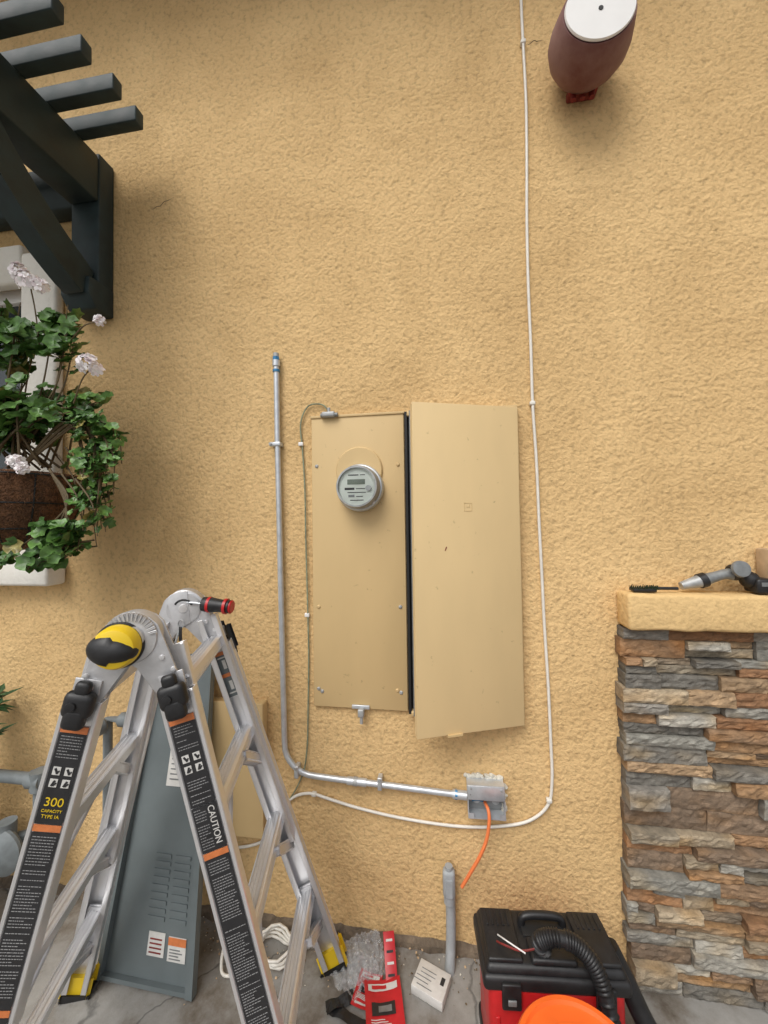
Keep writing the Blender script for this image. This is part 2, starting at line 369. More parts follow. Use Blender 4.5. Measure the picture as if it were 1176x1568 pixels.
for a,b_,s in ((0,.013,(.028,.0012,.0018)),(0,-.013,(.028,.0012,.0018)),(.013,0,(.0018,.0012,.028)),(-.013,0,(.0018,.0012,.028)),(0,0,(.012,.0012,.0018)),(.005,.004,(.0018,.0012,.010))):
    add_box(bm,V3((c.x,c.y,1.545))+du*a+V3((0,0,b_)),s,DR)
finish(bm,'door_emblem','panel',mp)
box('door_scratch',V3((c.x,c.y,1.41))-du*.08,(.003,.0015,.014),'rust',mp,DR@Matrix.Rotation(.4,3,'Y'))
box('door_pull',V3((mid.x,mid.y,.812))-du*.06+dn*.004,(.05,.008,.006),'panel',mp,DR)

# ------------------------------------------------------------------ conduit run
cd=group('metal_conduit')
full=[V3(p) for p in [(-.616,-.02,2.118),(-.613,-.02,1.80),(-.603,-.02,1.2),(-.594,-.02,.70)]]
for i in range(1,9):
    t=i/8*math.pi/2; full.append(V3((-.594+.115*(1-math.cos(t)),-.02,.68-.108*math.sin(t))))
full+= [V3((-.40,-.02,.568)),V3((-.2,-.02,.561)),V3((.04,-.02,.551))]
tube('tube_run',full,.0105,'galv',cd,16)
cyl('top_connector',(-.616,-.02,2.10),(-.616,-.02,2.122),.0145,'galv',cd)
cyl('top_nut',(-.6165,-.02,2.122),(-.6165,-.02,2.136),.013,'blue',cd,6)
cyl('top_band',(-.616,-.02,2.078),(-.616,-.02,2.087),.0135,'blue',cd)
cyl('top_throat',(-.6165,-.02,2.136),(-.6165,-.02,2.15),.011,'galvd',cd)
cyl('coupling_a',(-.355,-.02,.566),(-.285,-.02,.564),.0135,'galv',cd)
cyl('coupling_b',(-.332,-.02,.5655),(-.318,-.02,.565),.0150,'galvd',cd)
cyl('connector',(.02,-.02,.552),(.068,-.02,.550),.0145,'galv',cd)
cyl('connector_nut',(.028,-.02,.552),(.036,-.02,.5515),.016,'blue',cd,6)
for i,(x,z,h) in enumerate(((-.613,1.80,0),(-.545,.578,2),(-.235,.562,1))):
    if h==0:
        bx('strap_%d'%i,(x-.028,-.034,z-.008),(x+.016,-.002,z+.008),'galv',cd,.003); cyl('strap_screw_%d'%i,(x-.022,-.034,z),(x-.022,-.04,z),.005,'galvd',cd,8)
    else:
        bx('strap_%d'%i,(x-.008,-.034,z-.014),(x+.008,-.002,z+.03),'galv',cd,.003); cyl('strap_screw_%d'%i,(x,-.034,z+.024),(x,-.04,z+.024),.005,'galvd',cd,8)

# junction box
jb=group('junction_box')
R5=Matrix.Rotation(math.radians(-1.5),3,'Y')
jc=V3((.131,-.025,.552))
def jbx(n,c,s,m,bev=0): box(n,jc+R5@V3(c),s,m,jb,R5,bev)
jbx('back',(0,.022,0),(.118,.003,.104),'boxin')
jbx('side_left',(-.060,0,0),(.003,.048,.106),'galv'); jbx('side_right',(.060,0,0),(.003,.048,.106),'galv')
jbx('side_top',(0,0,.054),(.123,.048,.003),'galv'); jbx('side_bottom',(0,0,-.054),(.123,.048,.003),'galv')
jbx('cover_plate',(0,-.0255,.032),(.120,.002,.046),'galv',.0008); jbx('plate_fold',(0,-.022,.0085),(.112,.006,.002),'galv')
for i,(x,z) in enumerate(((-.05,-.045),(.05,-.045))): jbx('ear_%d'%i,(x,-.0255,z),(.016,.002,.018),'galv')
for i,x in enumerate((-.05,.05)): cyl('plate_screw_%d'%i,jc+V3((x,-.026,.045)),jc+V3((x,-.030,.045)),.004,'galvd',jb,8)
cyl('knockout_a',jc+V3((-.03,.021,-.02)),jc+V3((-.03,.017,-.02)),.013,'galvd',jb,16)
cyl('knockout_b',jc+V3((.035,.021,-.02)),jc+V3((.035,.017,-.02)),.013,'galvd',jb,16)
bm=bmesh.new()
for i in range(44):
    x=random.uniform(-.070,.072); z=.057+random.uniform(-.002,.006)
    if i>32: x=.065+random.uniform(-.003,.004); z=random.uniform(-.05,.05)
    r=random.uniform(.004,.008); s=bmesh.ops.create_icosphere(bm,subdivisions=2,radius=r)['verts']
    for v in s: v.co=V3((v.co.x*1.4,v.co.y,v.co.z))*(1+.5*noise.noise(v.co*120+V3((i,0,0))))+jc+V3((x,.020,z))
finish(bm,'patch_plaster','foam',jb,True)
oc=[(.128,-.022,.535),(.136,-.05,.53),(.138,-.058,.50),(.128,-.060,.44),(.105,-.058,.38),(.070,-.05,.31),(.045,-.045,.262)]
tube('orange_power_cable',oc,.0058,'orangec',None,8,8)
tube('blue_wire',[(.128,-.02,.535),(.10,-.03,.545),(.085,-.028,.54)],.002,'blue',jb,6,4)
pr=group('pvc_conduit_riser')
tube('riser',[(.004,-.03,.24),(.006,-.032,.15),(.004,-.045,.06),(-.002,-.068,-.01)],.0165,'greyl',pr,16,6)
bm=bmesh.new(); add_box(bm,(.002,-.034,.262),(.042,.036,.092),I3,.012,3); add_box(bm,(.002,-.053,.255),(.024,.004,.06),I3,.001,1); finish(bm,'elbow_fitting','greyl',pr,True,40)
cyl('fitting_collar',(.003,-.032,.222),(.003,-.032,.195),.0195,'greyl',pr)
cyl('fitting_hub',(.002,-.034,.305),(.002,-.034,.318),.013,'greyl',pr)

# cables
wc=group('white_coax_cable')
P=[(.312,3.75),(.313,3.372),(.316,3.201),(.3205,2.98),(.320,2.769),(.3155,2.55),(.314,2.321),(.3185,2.1),(.318,1.902),(.326,1.70),(.330,1.490),(.337,1.30),(.341,1.131),(.349,.94),(.352,.75),(.351,.62),(.335,.535),(.27,.475),(.17,.447),(.06,.435),(-.06,.437),(-.20,.447),(-.33,.466),(-.43,.487),(-.50,.500),(-.56,.483),(-.60,.44),(-.62,.36),(-.70,.30),(-.80,.27),(-.95,.25)]
tube('cable',[(x+.0015*random.uniform(-1,1),-.008-.002*random.random(),z) for x,z in P],.0052,'white',wc,8,6)
for i,(x,z) in enumerate(((.316,3.201),(.3185,1.905),(.341,.552),(-.485,.499))):
    bx('cable_clip_%d'%i,(x-.009,-.017,z-.007),(x+.009,-.001,z+.007),'white',wc,.003)
gw=group('ground_wire')
P=[(-.41,1.915),(-.44,1.945),(-.487,1.946),(-.518,1.91),(-.525,1.86),(-.518,1.78),(-.512,1.63),(-.508,1.45),(-.503,1.20),(-.503,1.0),(-.505,.80),(-.510,.66),(-.530,.56),(-.585,.46),(-.66,.36)]
tube('wire',[(x+.002*random.uniform(-1,1),-.006-.004*random.random(),z) for x,z in P],.0028,'wiregreen',gw,6,6)
for i,(x,z) in enumerate(((-.522,1.80),(-.503,1.155))): bx('wire_clip_%d'%i,(x-.012,-.012,z-.007),(x+.006,-.001,z+.007),'whitep',gw,.002)

# ------------------------------------------------------------------ wall light fixture (top right)
wl=group('wall_light_fixture')
o=V3((.499,0,3.040))
lathe('wall_base',[(0,0.001),(.050,0.001),(.052,.012),(.045,.022),(0,.022)],o,(0,-1,0),'rust',wl,40)
lathe('lamp_housing',[(0,.015),(.052,.018),(.090,.035),(.112,.062),(.124,.092),(.124,.120),(.116,.155),(.108,.183),(.105,.188),(.100,.186),(0,.18)],o,(0,-1,0),'fix',wl,56)
lathe('front_disc',[(0,.187),(.099,.187),(.1015,.191),(.099,.196),(0,.198)],o,(0,-1,0),'whitep',wl,56)
cyl('disc_hole',o+V3((0,-.197,-.008)),o+V3((0,-.1992,-.008)),.007,'dark',wl,16)
bx('bracket',(.455,-.045,2.955),(.550,-.002,2.985),'rust',wl,.006)
for i in range(3): cyl('bolt_%d'%i,(.472+.030*i,-.030,2.938),(.472+.030*i,-.030,2.960),.009,'rust',wl,8)

# ------------------------------------------------------------------ ledger stone column with cap
col=group('stacked_stone_column')
X0,X1=.567,1.9; verts=[];faces=[];cols=[]
pal=[(.27,.15,.075),(.22,.115,.055),(.31,.21,.12),(.20,.185,.16),(.26,.245,.21),(.15,.14,.12),(.35,.28,.19),(.28,.165,.085),(.21,.165,.115),(.33,.31,.265),(.28,.235,.17),(.19,.175,.15),(.30,.18,.09),(.27,.26,.225),(.22,.14,.08),(.19,.135,.09)]
def stone(x0,x1,z0,z1,y,c):
    nx=max(4,int((x1-x0)/.011)); nz=5; base=len(verts); sd=random.random()*50
    tilt=random.uniform(-.006,.006); tz=random.uniform(-.005,.005)
    for j in range(nz+1):
        for i in range(nx+1):
            u=i/nx; w=j/nz; x=x0+(x1-x0)*u; z=z0+(z1-z0)*w
            edge=(i in(0,nx)) or (j in(0,nz))
            n=noise.noise(V3((x*45,z*75,sd)))*.006+noise.noise(V3((x*130,z*190,sd+9)))*.0045
            yy=y-n*(0.6 if edge else 1)-(0 if edge else .003)+tilt*(u-.5)+tz*(w-.5)
            if i in(0,nx): x+=.0025*noise.noise(V3((sd,z*80,1+i)))
            if j in(0,nz): z+=.0016*noise.noise(V3((x*50,sd,3+j)))
            verts.append((x,yy,z)); k=1+.25*noise.noise(V3((x*16,z*30,sd)))
            t=noise.noise(V3((x*10+sd,z*22,7)))
            cols.append((c[0]*k*(1+.30*max(0,t)),c[1]*k,c[2]*k*(1-.40*max(0,t))))
    for j in range(nz):
        for i in range(nx):
            a=base+j*(nx+1)+i; faces.append((a,a+1,a+nx+2,a+nx+1))
    ring=[base+i for i in range(nx+1)]+[base+j*(nx+1)+nx for j in range(1,nz+1)]+[base+nz*(nx+1)+i for i in range(nx-1,-1,-1)]+[base+j*(nx+1) for j in range(nz-1,0,-1)]
    b2=len(verts)
    for r in ring:
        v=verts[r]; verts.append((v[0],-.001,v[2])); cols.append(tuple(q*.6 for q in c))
    n=len(ring)
    for k in range(n): faces.append((ring[k],b2+k,b2+(k+1)%n,ring[(k+1)%n]))
rs=random.Random(21)
z=0.0
while z<1.145:
    h=rs.choice((.036,.044,.050,.058,.066,.034))
    if 1.147-(z+h)<.03: h=1.147-z
    x=X0+rs.uniform(-.006,.008)
    while x<X1:
        w=rs.uniform(.08,.26)
        c=rs.choice(pal); k=rs.uniform(.85,1.25); c=tuple(q*k for q in c)
        if h>.048 and rs.random()<.5:
            hh=h*rs.uniform(.38,.62)
            stone(x,x+w-.002,z,z+hh-.0015,-rs.uniform(.026,.066),c)
            c=rs.choice(pal); k=rs.uniform(.85,1.25); c=tuple(q*k for q in c); xs=x+w*rs.uniform(.35,.65)
            stone(x,xs-.002,z+hh,z+h-.0015,-rs.uniform(.026,.066),c)
            c=rs.choice(pal); stone(xs,x+w-.002,z+hh,z+h-.0015,-rs.uniform(.026,.066),c)
        else: stone(x,x+w-.002,z,z+h-.0015,-rs.uniform(.026,.066),c)
        x+=w
    z+=h
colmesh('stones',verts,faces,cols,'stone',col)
bx('backing',(X0+.012,-.022,0),(X1,-.0015,1.146),'dark',col)
bm=bmesh.new(); add_box(bm,(1.261,-.0468,1.206),(1.378,.0905,.112),I3)
bmesh.ops.subdivide_edges(bm,edges=[e for e in bm.edges if abs((e.verts[0].co-e.verts[1].co).x)>.5],cuts=90)
bmesh.ops.bevel(bm,geom=[e for e in bm.edges if len(e.link_faces)==2 and e.calc_face_angle(0)>.5],offset=.011,segments=3,affect='EDGES',profile=.5)
for v in bm.verts:
    if v.co.y<-.01: v.co+=V3((.003*noise.noise(v.co*18),.004*noise.noise(v.co*16+V3((5,0,0))),.004*noise.noise(v.co*14+V3((0,7,0)))))
finish(bm,'cap','capstucco',col,True,60)
bx('wood_block',(.985,-.075,1.266),(1.25,-.01,1.40),'wood',None,.003)

# brush and grinder lying on the cap
br=group('hand_brush')
tube('handle',[(.735,-.052,1.276),(.70,-.052,1.276),(.66,-.052,1.276)],.005,'black',br,8)
bx('brush_back',(.598,-.068,1.2655),(.668,-.035,1.277),'black',br,.004)
bm=bmesh.new()
for i in range(160):
    x=random.uniform(.596,.672); y=random.uniform(-.07,-.035); add_tube(bm,[(x,y,1.274),(x+random.uniform(-.006,.006),y-.004,1.266+random.uniform(.012,.022))],.0009,3)
finish(bm,'bristles','bristle',br)
tl=group('cordless_grinder')
tube('nozzle',[(.745,-.05,1.284),(.775,-.05,1.293),(.80,-.05,1.300)],lambda t:.012+.008*t,'galvd',tl,16)
tube('collar',[(.797,-.05,1.299),(.815,-.05,1.305)],.023,'black',tl,16)
tube('body',[(.81,-.05,1.303),(.84,-.05,1.313),(.87,-.05,1.322),(.895,-.05,1.322)],lambda t:.020-.005*math.sin(math.pi*t),'boxin',tl,16,4)
tube('grip',[(.885,-.05,1.325),(.905,-.05,1.328),(.925,-.05,1.316),(.945,-.05,1.298)],lambda t:.022+.004*math.sin(t*9),'black',tl,16,4)
lathe('head_disc',[(0,0),(.022,0),(.026,.006),(.024,.014),(0,.016)],(.895,-.072,1.340),(0,-1,.2),'boxin',tl,20)
bx('battery',(.935,-.085,1.267),(.983,-.025,1.312),'black',tl,.008)
bx('battery_trim',(.945,-.087,1.29),(.975,-.0855,1.302),'boxin',tl)

# beige box on the wall behind the ladder
bxw=group('irrigation_controller_box')
bx('case',(-1.02,-.048,.357),(-.668,-.001,.832),'panel',bxw,.006)
bx('lid',(-1.026,-.056,.352),(-.662,-.049,.838),'panel',bxw,.003)
bx('latch',(-.705,-.063,.58),(-.685,-.057,.62),'galvd',bxw,.002)

# gas meter and pipes at far left
gm=group('gas_meter')
bx('meter_case',(-2.02,-.30,.12),(-1.72,-.10,.42),'gaspaint',gm,.035)
lathe('regulator',[(0,0),(.075,0),(.085,.012),(.085,.022),(.06,.04),(.03,.05),(0,.052)],(-1.63,-.16,.30),(0,-1,0),'gaspaint',gm,28)
cyl('regulator_stack',(-1.63,-.16,.30),(-1.63,-.16,.40),.03,'gaspaint',gm)
tube('pipe_top',[(-2.0,-.10,.52),(-1.80,-.10,.52),(-1.55,-.10,.52)],.022,'gaspaint',gm,14)
tube('pipe_down',[(-1.56,-.10,.54),(-1.56,-.10,.30),(-1.56,-.10,-.01)],.020,'gaspaint',gm,14)
cyl('union',(-1.60,-.10,.52),(-1.54,-.10,.52),.033,'gaspaint',gm,8)
cyl('elbow',(-1.56,-.10,.485),(-1.56,-.10,.555),.032,'gaspaint',gm,8)
cyl('cross_pipe',(-1.63,-.14,.32),(-1.56,-.10,.32),.02,'gaspaint',gm)
tube('pipe_right',[(-1.30,-.06,0),(-1.30,-.06,.75),(-1.22,-.06,.75)],.016,'gaspaint',gm,12)
lathe('valve',[(0,0),(.03,0),(.035,.01),(.03,.03),(.02,.05),(0,.05)],(-1.30,-.09,.74),(0,-1,0),'gaspaint',gm,12)
cyl('valve_cap',(-1.24,-.06,.75),(-1.20,-.06,.75),.027,'gaspaint',gm,8)

# ------------------------------------------------------------------ leaning grey cover
gp=group('grey_panel_cover')
bl=V3((-1.157,-.235,.004)); brr=V3((-.801,-.243,.004)); tlp=V3((-1.085,-.035,1.0)); trp=V3((-.862,-.035,1.005))
n=((brr-bl).cross(tlp-bl)).normalized()
if n.y>0:n=-n
def quad(bm,ps,th):
    A=[bm.verts.new(p) for p in ps]; B=[bm.verts.new(p-n*th) for p in ps]
    bm.faces.new(A);bm.faces.new(B[::-1])
    for i in range(4): bm.faces.new((A[i],A[(i+1)%4],B[(i+1)%4],B[i]))
def gpt(u,v): return (bl.lerp(brr,u)).lerp(tlp.lerp(trp,u),v)
bm=bmesh.new(); quad(bm,[bl,brr,trp,tlp],.004)
for u0,u1 in((0,.05),(.93,1.0)): quad(bm,[gpt(u0,0)+n*.022,gpt(u1,0)+n*.022,gpt(u1,1)+n*.022,gpt(u0,1)+n*.022],.021)
quad(bm,[gpt(.051,0)+n*.018,gpt(.929,0)+n*.018,gpt(.929,.012)+n*.018,gpt(.051,.012)+n*.018],.017)
finish(bm,'cover_sheet','grey',gp)
bm=bmesh.new()
for k in range(9):
    for u0 in (.42,.66):
        v=.17+k*.022; quad(bm,[gpt(u0,v)+n*.003,gpt(u0+.19,v)+n*.003,gpt(u0+.19,v+.012)+n*.003,gpt(u0,v+.012)+n*.003],.002)
finish(bm,'louvres','grey',gp)
def glabel(nm,u0,u1,v0,v1,m,lift=.002):
    bm=bmesh.new(); quad(bm,[gpt(u0,v0)+n*lift,gpt(u1,v0)+n*lift,gpt(u1,v1)+n*lift,gpt(u0,v1)+n*lift],.001); finish(bm,nm,m,gp)
glabel('label_large',.42,.80,.56,.74,'whitelab')
for k in range(9): glabel('label_line_%d'%k,.46,.46+random.uniform(.15,.30),.58+k*.016,.584+k*.016,'boxin',.0028)
glabel('label_small',.46,.64,.075,.14,'whitelab'); glabel('label_warn',.68,.87,.070,.135,'whitelab')
glabel('label_warn_band',.68,.87,.112,.133,'orangelab',.0028)
for k in range(4): glabel('label_sline_%d'%k,.48,.61,.083+k*.012,.087+k*.012,'rust',.0028); glabel('label_wline_%d'%k,.70,.70+random.uniform(.08,.15),.076+k*.008,.079+k*.008,'boxin',.0028)

# ------------------------------------------------------------------ ladder
ld=group('folding_ladder')
HA=V3((-.654,-.663,1.263)); HB=V3((-.780,-.318,1.249))
ax=(HB-HA); ax.normalize(); axh=V3((ax.x,ax.y,0)).normalized()
lat=V3((-axh.y,axh.x,0)); 
if lat.x<0: lat=-lat
feet={'RN':V3((-.317,-.565,.0)),'RF':V3((-.390,-.106,0)),'LN':V3((-1.007,-.785,0)),'LF':V3((-1.180,-.290,0))}
def rail_frame(T,B,out):
    r=(B-T).normalized(); o=(out-r*out.dot(r)).normalized(); w=r.cross(o).normalized(); return r,o,w
def channel(name,T,B,out,width,flange,th,m='alu'):
    r,o,w=rail_frame(T,B,out); L=(B-T).length; R=frame(w,o,r); c=(T+B)/2; bm=bmesh.new()
    add_box(bm,c,(width,th,L),R,.0008,1)
    for s in(-1,1):
        add_box(bm,c+w*s*(width/2-th/2)-o*(flange/2+th*.5-.0004),(th,flange,L-.002),R,.0008,1)
        add_box(bm,c+w*s*(width/2-.008)-o*(flange),(.013,th,L-.004),R,.0006,1)
        add_box(bm,c+w*s*(width/2-.004)+o*(th*.5+.0012),(.008,.003,L-.004),R,.001,1)
    finish(bm,name,m,ld,True,35); return r,o,w
def label_on(T,r,o,w,d0,d1,wd,lift,m,nm,off=0):
    R=frame(w,o,r); c=T+r*(d0+d1)/2+o*lift+w*off; box(nm,c,(wd,.0012,d1-d0),m,ld,R)
def textlines(T,r,o,w,d0,d1,wd,lift,nm,step=.006,frac=.8,off=0):
    R=frame(w,o,r); bm=bmesh.new(); d=d0
    while d<d1:
        x=-wd*frac/2; end=wd*frac/2*(1 if random.random()<.75 else random.uniform(-.2,.9))
        while x<end:
            l=random.uniform(.002,.007); l=min(l,wd*frac/2-x)
            if l>.001: add_box(bm,T+r*d+w*(x+l/2+off)+o*lift,(l,.0004,.0013),R)
            x+=l+.0013
        d+=step*(1 if random.random()<.85 else 2)
    finish(bm,nm,'print',ld)
secs={}
for side,s in(('R',1),('L',-1)):
    for nf in('N','F'):
        H=HA if nf=='N' else HB; out=-axh if nf=='N' else axh
        T=H+lat*s*.058; B=feet[side+nf]
        r=(B-T).normalized()
        inn=-out*.012
        channel('inner_rail_'+side+nf,T+r*.03+inn-out*.010,T+r*.80+inn-out*.010,out,.056,.020,.003)
        T2=T+r*.125+out*.010; B2=B+V3((0,0,.03))
        rr,o,w=channel('outer_rail_'+side+nf,T2,B2,out,.070,.026,.0035)
        secs[side+nf]=(T,B,T2,B2,rr,o,w)
        R=frame(w,o,rr); box('foot_'+side+nf,B2-rr*.012,(.074,.036,.055),'yellow',ld,R,.008); box('foot_pad_'+side+nf,B+V3((0,0,.009)),(.080,.045,.018),'black',ld,R,.004)
        c=T2+rr*.0+o*.016; bm=bmesh.new()
        add_box(bm,c,(.056,.028,.052),R,.013,3); add_box(bm,c+rr*.026+o*.003,(.042,.024,.045),R,.011,3); add_box(bm,c-rr*.032,(.030,.020,.030),R,.009,3)
        finish(bm,'lock_tab_'+side+nf,'black',ld,True,40)
        lathe('lock_button_'+side+nf,[(0,0),(.010,0),(.009,.005),(0,.006)],c+o*.013+w*.008,o,'black',ld,14)
        box('tab_plate_'+side+nf,T2-rr*.03+o*.001,(.05,.004,.03),'alud',ld,R,.001)
T,B,T2,B2,r,o,w=secs['RN']; lf=.0045; W_=.050
if w.x<0: w=-w
def near_labels(T2,r,o,w,k):
    label_on(T2,r,o,w,.050,.064,W_,lf,'orangelab',k+'_warn_band'); label_on(T2,r,o,w,.065,.245,W_,lf,'blacklab',k+'_label_black_a')
    textlines(T2,r,o,w,.071,.125,W_,lf+.0008,k+'_t1')
    for i in range(2):
        for j in range(2):
            label_on(T2,r,o,w,.132+i*.024,.148+i*.024,.014,lf+.001,'whitelab',k+'_pict_%d%d'%(i,j),off=(-.5+j)*.022)
            R=frame(w,o,r); box(k+'_pictmark_%d%d'%(i,j),T2+r*(.140+i*.024)+o*(lf+.002)+w*(-.5+j)*.022,(.004,.0008,.012),'blacklab',ld,R@Matrix.Rotation(.5-i*.9,3,'Y'))
            box(k+'_pictmarkb_%d%d'%(i,j),T2+r*(.142+i*.024)+o*(lf+.0021)+w*((-.5+j)*.022+.003),(.003,.0008,.008),'blacklab',ld,R@Matrix.Rotation(-.7,3,'Y'))
near_labels(T2,r,o,w,'r')
textlines(T2,r,o,w,.19,.24,W_,lf+.0008,'r_t2')
text('caution_text','CAUTION',T2+r*.292+o*(lf+.0012)+w*.012,r,w if r.cross(w).dot(o)>0 else -w,.0185,'whitelab',ld)
label_on(T2,r,o,w,.247,.345,W_,lf,'blacklab','r_caution'); textlines(T2,r,o,w,.253,.342,.026,lf+.0008,'r_t5',.006,.9,off=-.010); label_on(T2,r,o,w,.347,.360,W_,lf,'orangelab','r_band2')
label_on(T2,r,o,w,.361,.80,W_,lf,'blacklab','r_label_c'); textlines(T2,r,o,w,.369,.50,W_,lf+.0008,'r_t3',.006); textlines(T2,r,o,w,.52,.79,W_,lf+.0008,'r_t4',.006,.85)
label_on(T2,r,o,w,.802,.812,W_,lf,'orangelab','r_band3')
T,B,T2,B2,r,o,w=secs['LN']
if w.x<0: w=-w
near_labels(T2,r,o,w,'l')
upv=-r; 
rt=w if w.cross(upv).dot(o)>0 else -w
text('rating_text','300',T2+r*.202+o*(lf+.0012),rt,upv,.024,'yellow',ld)
text('rating_sub','CAPACITY',T2+r*.219+o*(lf+.0012),rt,upv,.0080,'yellow',ld)
text('rating_type','TYPE IA',T2+r*.230+o*(lf+.0012),rt,upv,.0095,'yellow',ld)
label_on(T2,r,o,w,.247,.260,W_,lf,'orangelab','l_band2')
label_on(T2,r,o,w,.262,.60,W_,lf,'blacklab','l_label_c'); textlines(T2,r,o,w,.27,.58,W_,lf+.0008,'l_t4',.006,.85)
label_on(T2,r,o,w,.602,.614,W_,lf,'orangelab','l_band3'); label_on(T2,r,o,w,.616,.9,W_,lf,'blacklab','l_label_d')
# sticker on the near-facing side of the far right rail
T,B,T2,B2,r,o,w=secs['RF']
R=frame(w,o,r)
for nm,d0,d1,m_,l,wd in(('far_label',.145,.29,'grey',0,.040),('far_band_a',.145,.156,'orangelab',.001,.040),('far_band_b',.215,.226,'orangelab',.001,.040),('far_arrow_stem',.172,.200,'whitelab',.001,.010),('far_arrow_stem_b',.240,.268,'whitelab',.001,.010),('far_text_a',.162,.166,'whitelab',.001,.028),('far_text_b',.276,.280,'whitelab',.001,.028)):
    box(nm,T+r*(d0+d1)/2-o*(.0262+l),(wd,.001,d1-d0),m_,ld,R)
def rung(nm,a,b,wv,size,m='alu'):
    u=(b-a).normalized(); v=(wv-u*wv.dot(u)).normalized(); q=u.cross(v); R=frame(v,q,u); bm=bmesh.new()
    add_box(bm,(a+b)/2,(size,size*.78,(b-a).length),R,size*.18,2)
    for k in(-.3,0,.3):
        for sg in(-1,1): add_box(bm,(a+b)/2+q*size*.39*sg+v*size*k,(size*.11,.003,(b-a).length),R,.001,1)
    finish(bm,nm,m,ld,True,40)
def at(S,z_):
    T,B=S[0],S[1]; t=(T.z-z_)/(T.z-B.z); return T.lerp(B,t)
for side in'RL':
    N=secs[side+'N']; F=secs[side+'F']
    for i,zz in enumerate((1.145,.86,.57,.28)):
        a=at(N,zz); b=at(F,zz); wv=N[6]
        rung('rung_%s%d'%(side,i),a+axh*(.012 if i else .02),b-axh*(.012 if i else .02),wv,.034)
        if i>0:
            for S,sg in((N,1),(F,-1)):
                p=at(S,zz-.012)+axh*sg*.15; q=at(S,zz-.115)+axh*sg*.006
                rung('rung_brace_%s%d%d'%(side,i,sg),q,p,wv,.026)
                R=frame(S[6],S[5],S[4]); box('rung_cap_%s%d%d'%(side,i,sg),at(S,zz)+axh*sg*.008,(.046,.010,.046),'alud',ld,R,.004)
# hinges
for nm,H,out in(('near',HA,-axh),('far',HB,axh)):
    lathe('hinge_disc_'+nm,[(0,-.028),(.046,-.028),(.054,-.022),(.056,.008),(.050,.018),(.030,.020),(.028,.026),(0,.026)],H,out,'alud',ld,48)
    if nm=='near':
        bm=bmesh.new()
        for k in range(15):
            t=math.radians(15+k*10); d=lat*math.cos(t)+V3((0,0,1))*math.sin(t)
            add_box(bm,H+d*.046+out*.0165,(.004,.010,.014),frame(out.cross(d),out,d),.001,1)
        finish(bm,'hinge_ribs_'+nm,'alud',ld)
    for s,sd in((1,'R'),(-1,'L')):
        S=secs[sd+('N' if nm=='near' else 'F')]; r=S[4]; T=S[0]
        base=[(-.012,.050),(.012,.052),(.036,.042),(.052,.026)]
        ps=[H+lat*s*a+V3((0,0,b)) for a,b in base]+[T+r*.15+lat*s*.024,T+r*.15-lat*s*.026,H+lat*s*.012-V3((0,0,.060)),H-lat*s*.02-V3((0,0,.045))]
        for q,offs in enumerate((.012+.002*s,-.022+.002*s)):
            bm=bmesh.new(); A=[bm.verts.new(p+out*offs) for p in ps]; Bv=[bm.verts.new(p+out*(offs-.006)) for p in ps]
            bm.faces.new(A); bm.faces.new(Bv[::-1]); L_=len(ps)
            for i in range(L_): bm.faces.new((A[i],A[(i+1)%L_],Bv[(i+1)%L_],Bv[i]))
            bmesh.ops.bevel(bm,geom=bm.edges[:],offset=.0018,segments=2,affect='EDGES',profile=.5)
            finish(bm,'hinge_arm_%s_%s%d'%(nm,sd,q),'alud',ld,True,40)
        for k in range(4):
            for oo,dd in((.014,1),(-.030,-1)):
                c=T+r*(.045+.027*k)+out*oo+lat*s*(.008 if k%2 else -.008); lathe('rivet_%s%s%d%d'%(nm,sd,k,dd),[(0,0),(.006,0),(.005,.003),(0,.004)],c,out*dd,'alu',ld,12)
up=V3((0,0,1)); o=-axh
kc=HA+o*.02+lat*-.018+up*-.010
lathe('knob_yellow',[(0,0),(.040,0),(.044,.006),(.043,.022),(.038,.032),(.028,.036),(0,.037)],kc,o,'yellow',ld,48)
gd=(lat*math.cos(.16)-up*math.sin(.16)); gu=(up*math.cos(.16)+lat*math.sin(.16))
bm=bmesh.new()
s=bmesh.ops.create_uvsphere(bm,u_segments=32,v_segments=20,radius=1)['verts']
for v in s:
    a,b,c=v.co; k=.0500 if a<0 else .044
    v.co=kc+o*(.021+b*.028)+gd*(a*k)+gu*(c*(.034 if a<0 else .026)-.003)
finish(bm,'knob_grip','black',ld,True,60)
lathe('knob_collar',[(.0,0),(.047,0),(.048,.006),(.045,.010),(0,.010)],kc-o*.004,o,'black',ld,48)
lathe('knob_far',[(0,0),(.032,0),(.030,.02),(0,.024)],HB+axh*.028,axh,'black',ld,24)
bm=bmesh.new(); add_tube(bm,[HB-axh*.0285+lat*(.026*math.cos(a))+up*(.026*math.sin(a)) for a in [.4+i*.22 for i in range(11)]],.0035,6); finish(bm,'hinge_slot','dark',ld,True)
lathe('hinge_hub',[(0,0),(.014,0),(.012,.004),(0,.005)],HB-axh*.028,-axh,'alu',ld,24)
sd=group('screwdriver')
p=V3((-.712,-.335,1.262)); q=V3((-.640,-.327,1.254)); d=(q-p).normalized()
tube('grip',[p,p+d*.022,p+d*.055,p+d*.082],lambda t:.0205+.002*math.sin(t*6),'black',sd,16,4)
for i,t in enumerate((.016,.066)): cyl('grip_band_%d'%i,p+d*t,p+d*(t+.008),.0232,'red',sd,16)
cyl('grip_end',p+d*.082,p+d*.090,.0200,'red',sd,16,bevel=.003)
cyl('shaft',p,p-d*.07,.003,'galv',sd,8)
kr=group('key_ring')
kp=V3((-.772,-.352,1.185))
tube('ring',[kp+V3((.010*math.cos(a),0,.012*math.sin(a)+.02)) for a in [i*math.pi/8 for i in range(17)]],.0013,'galvd',kr,6)
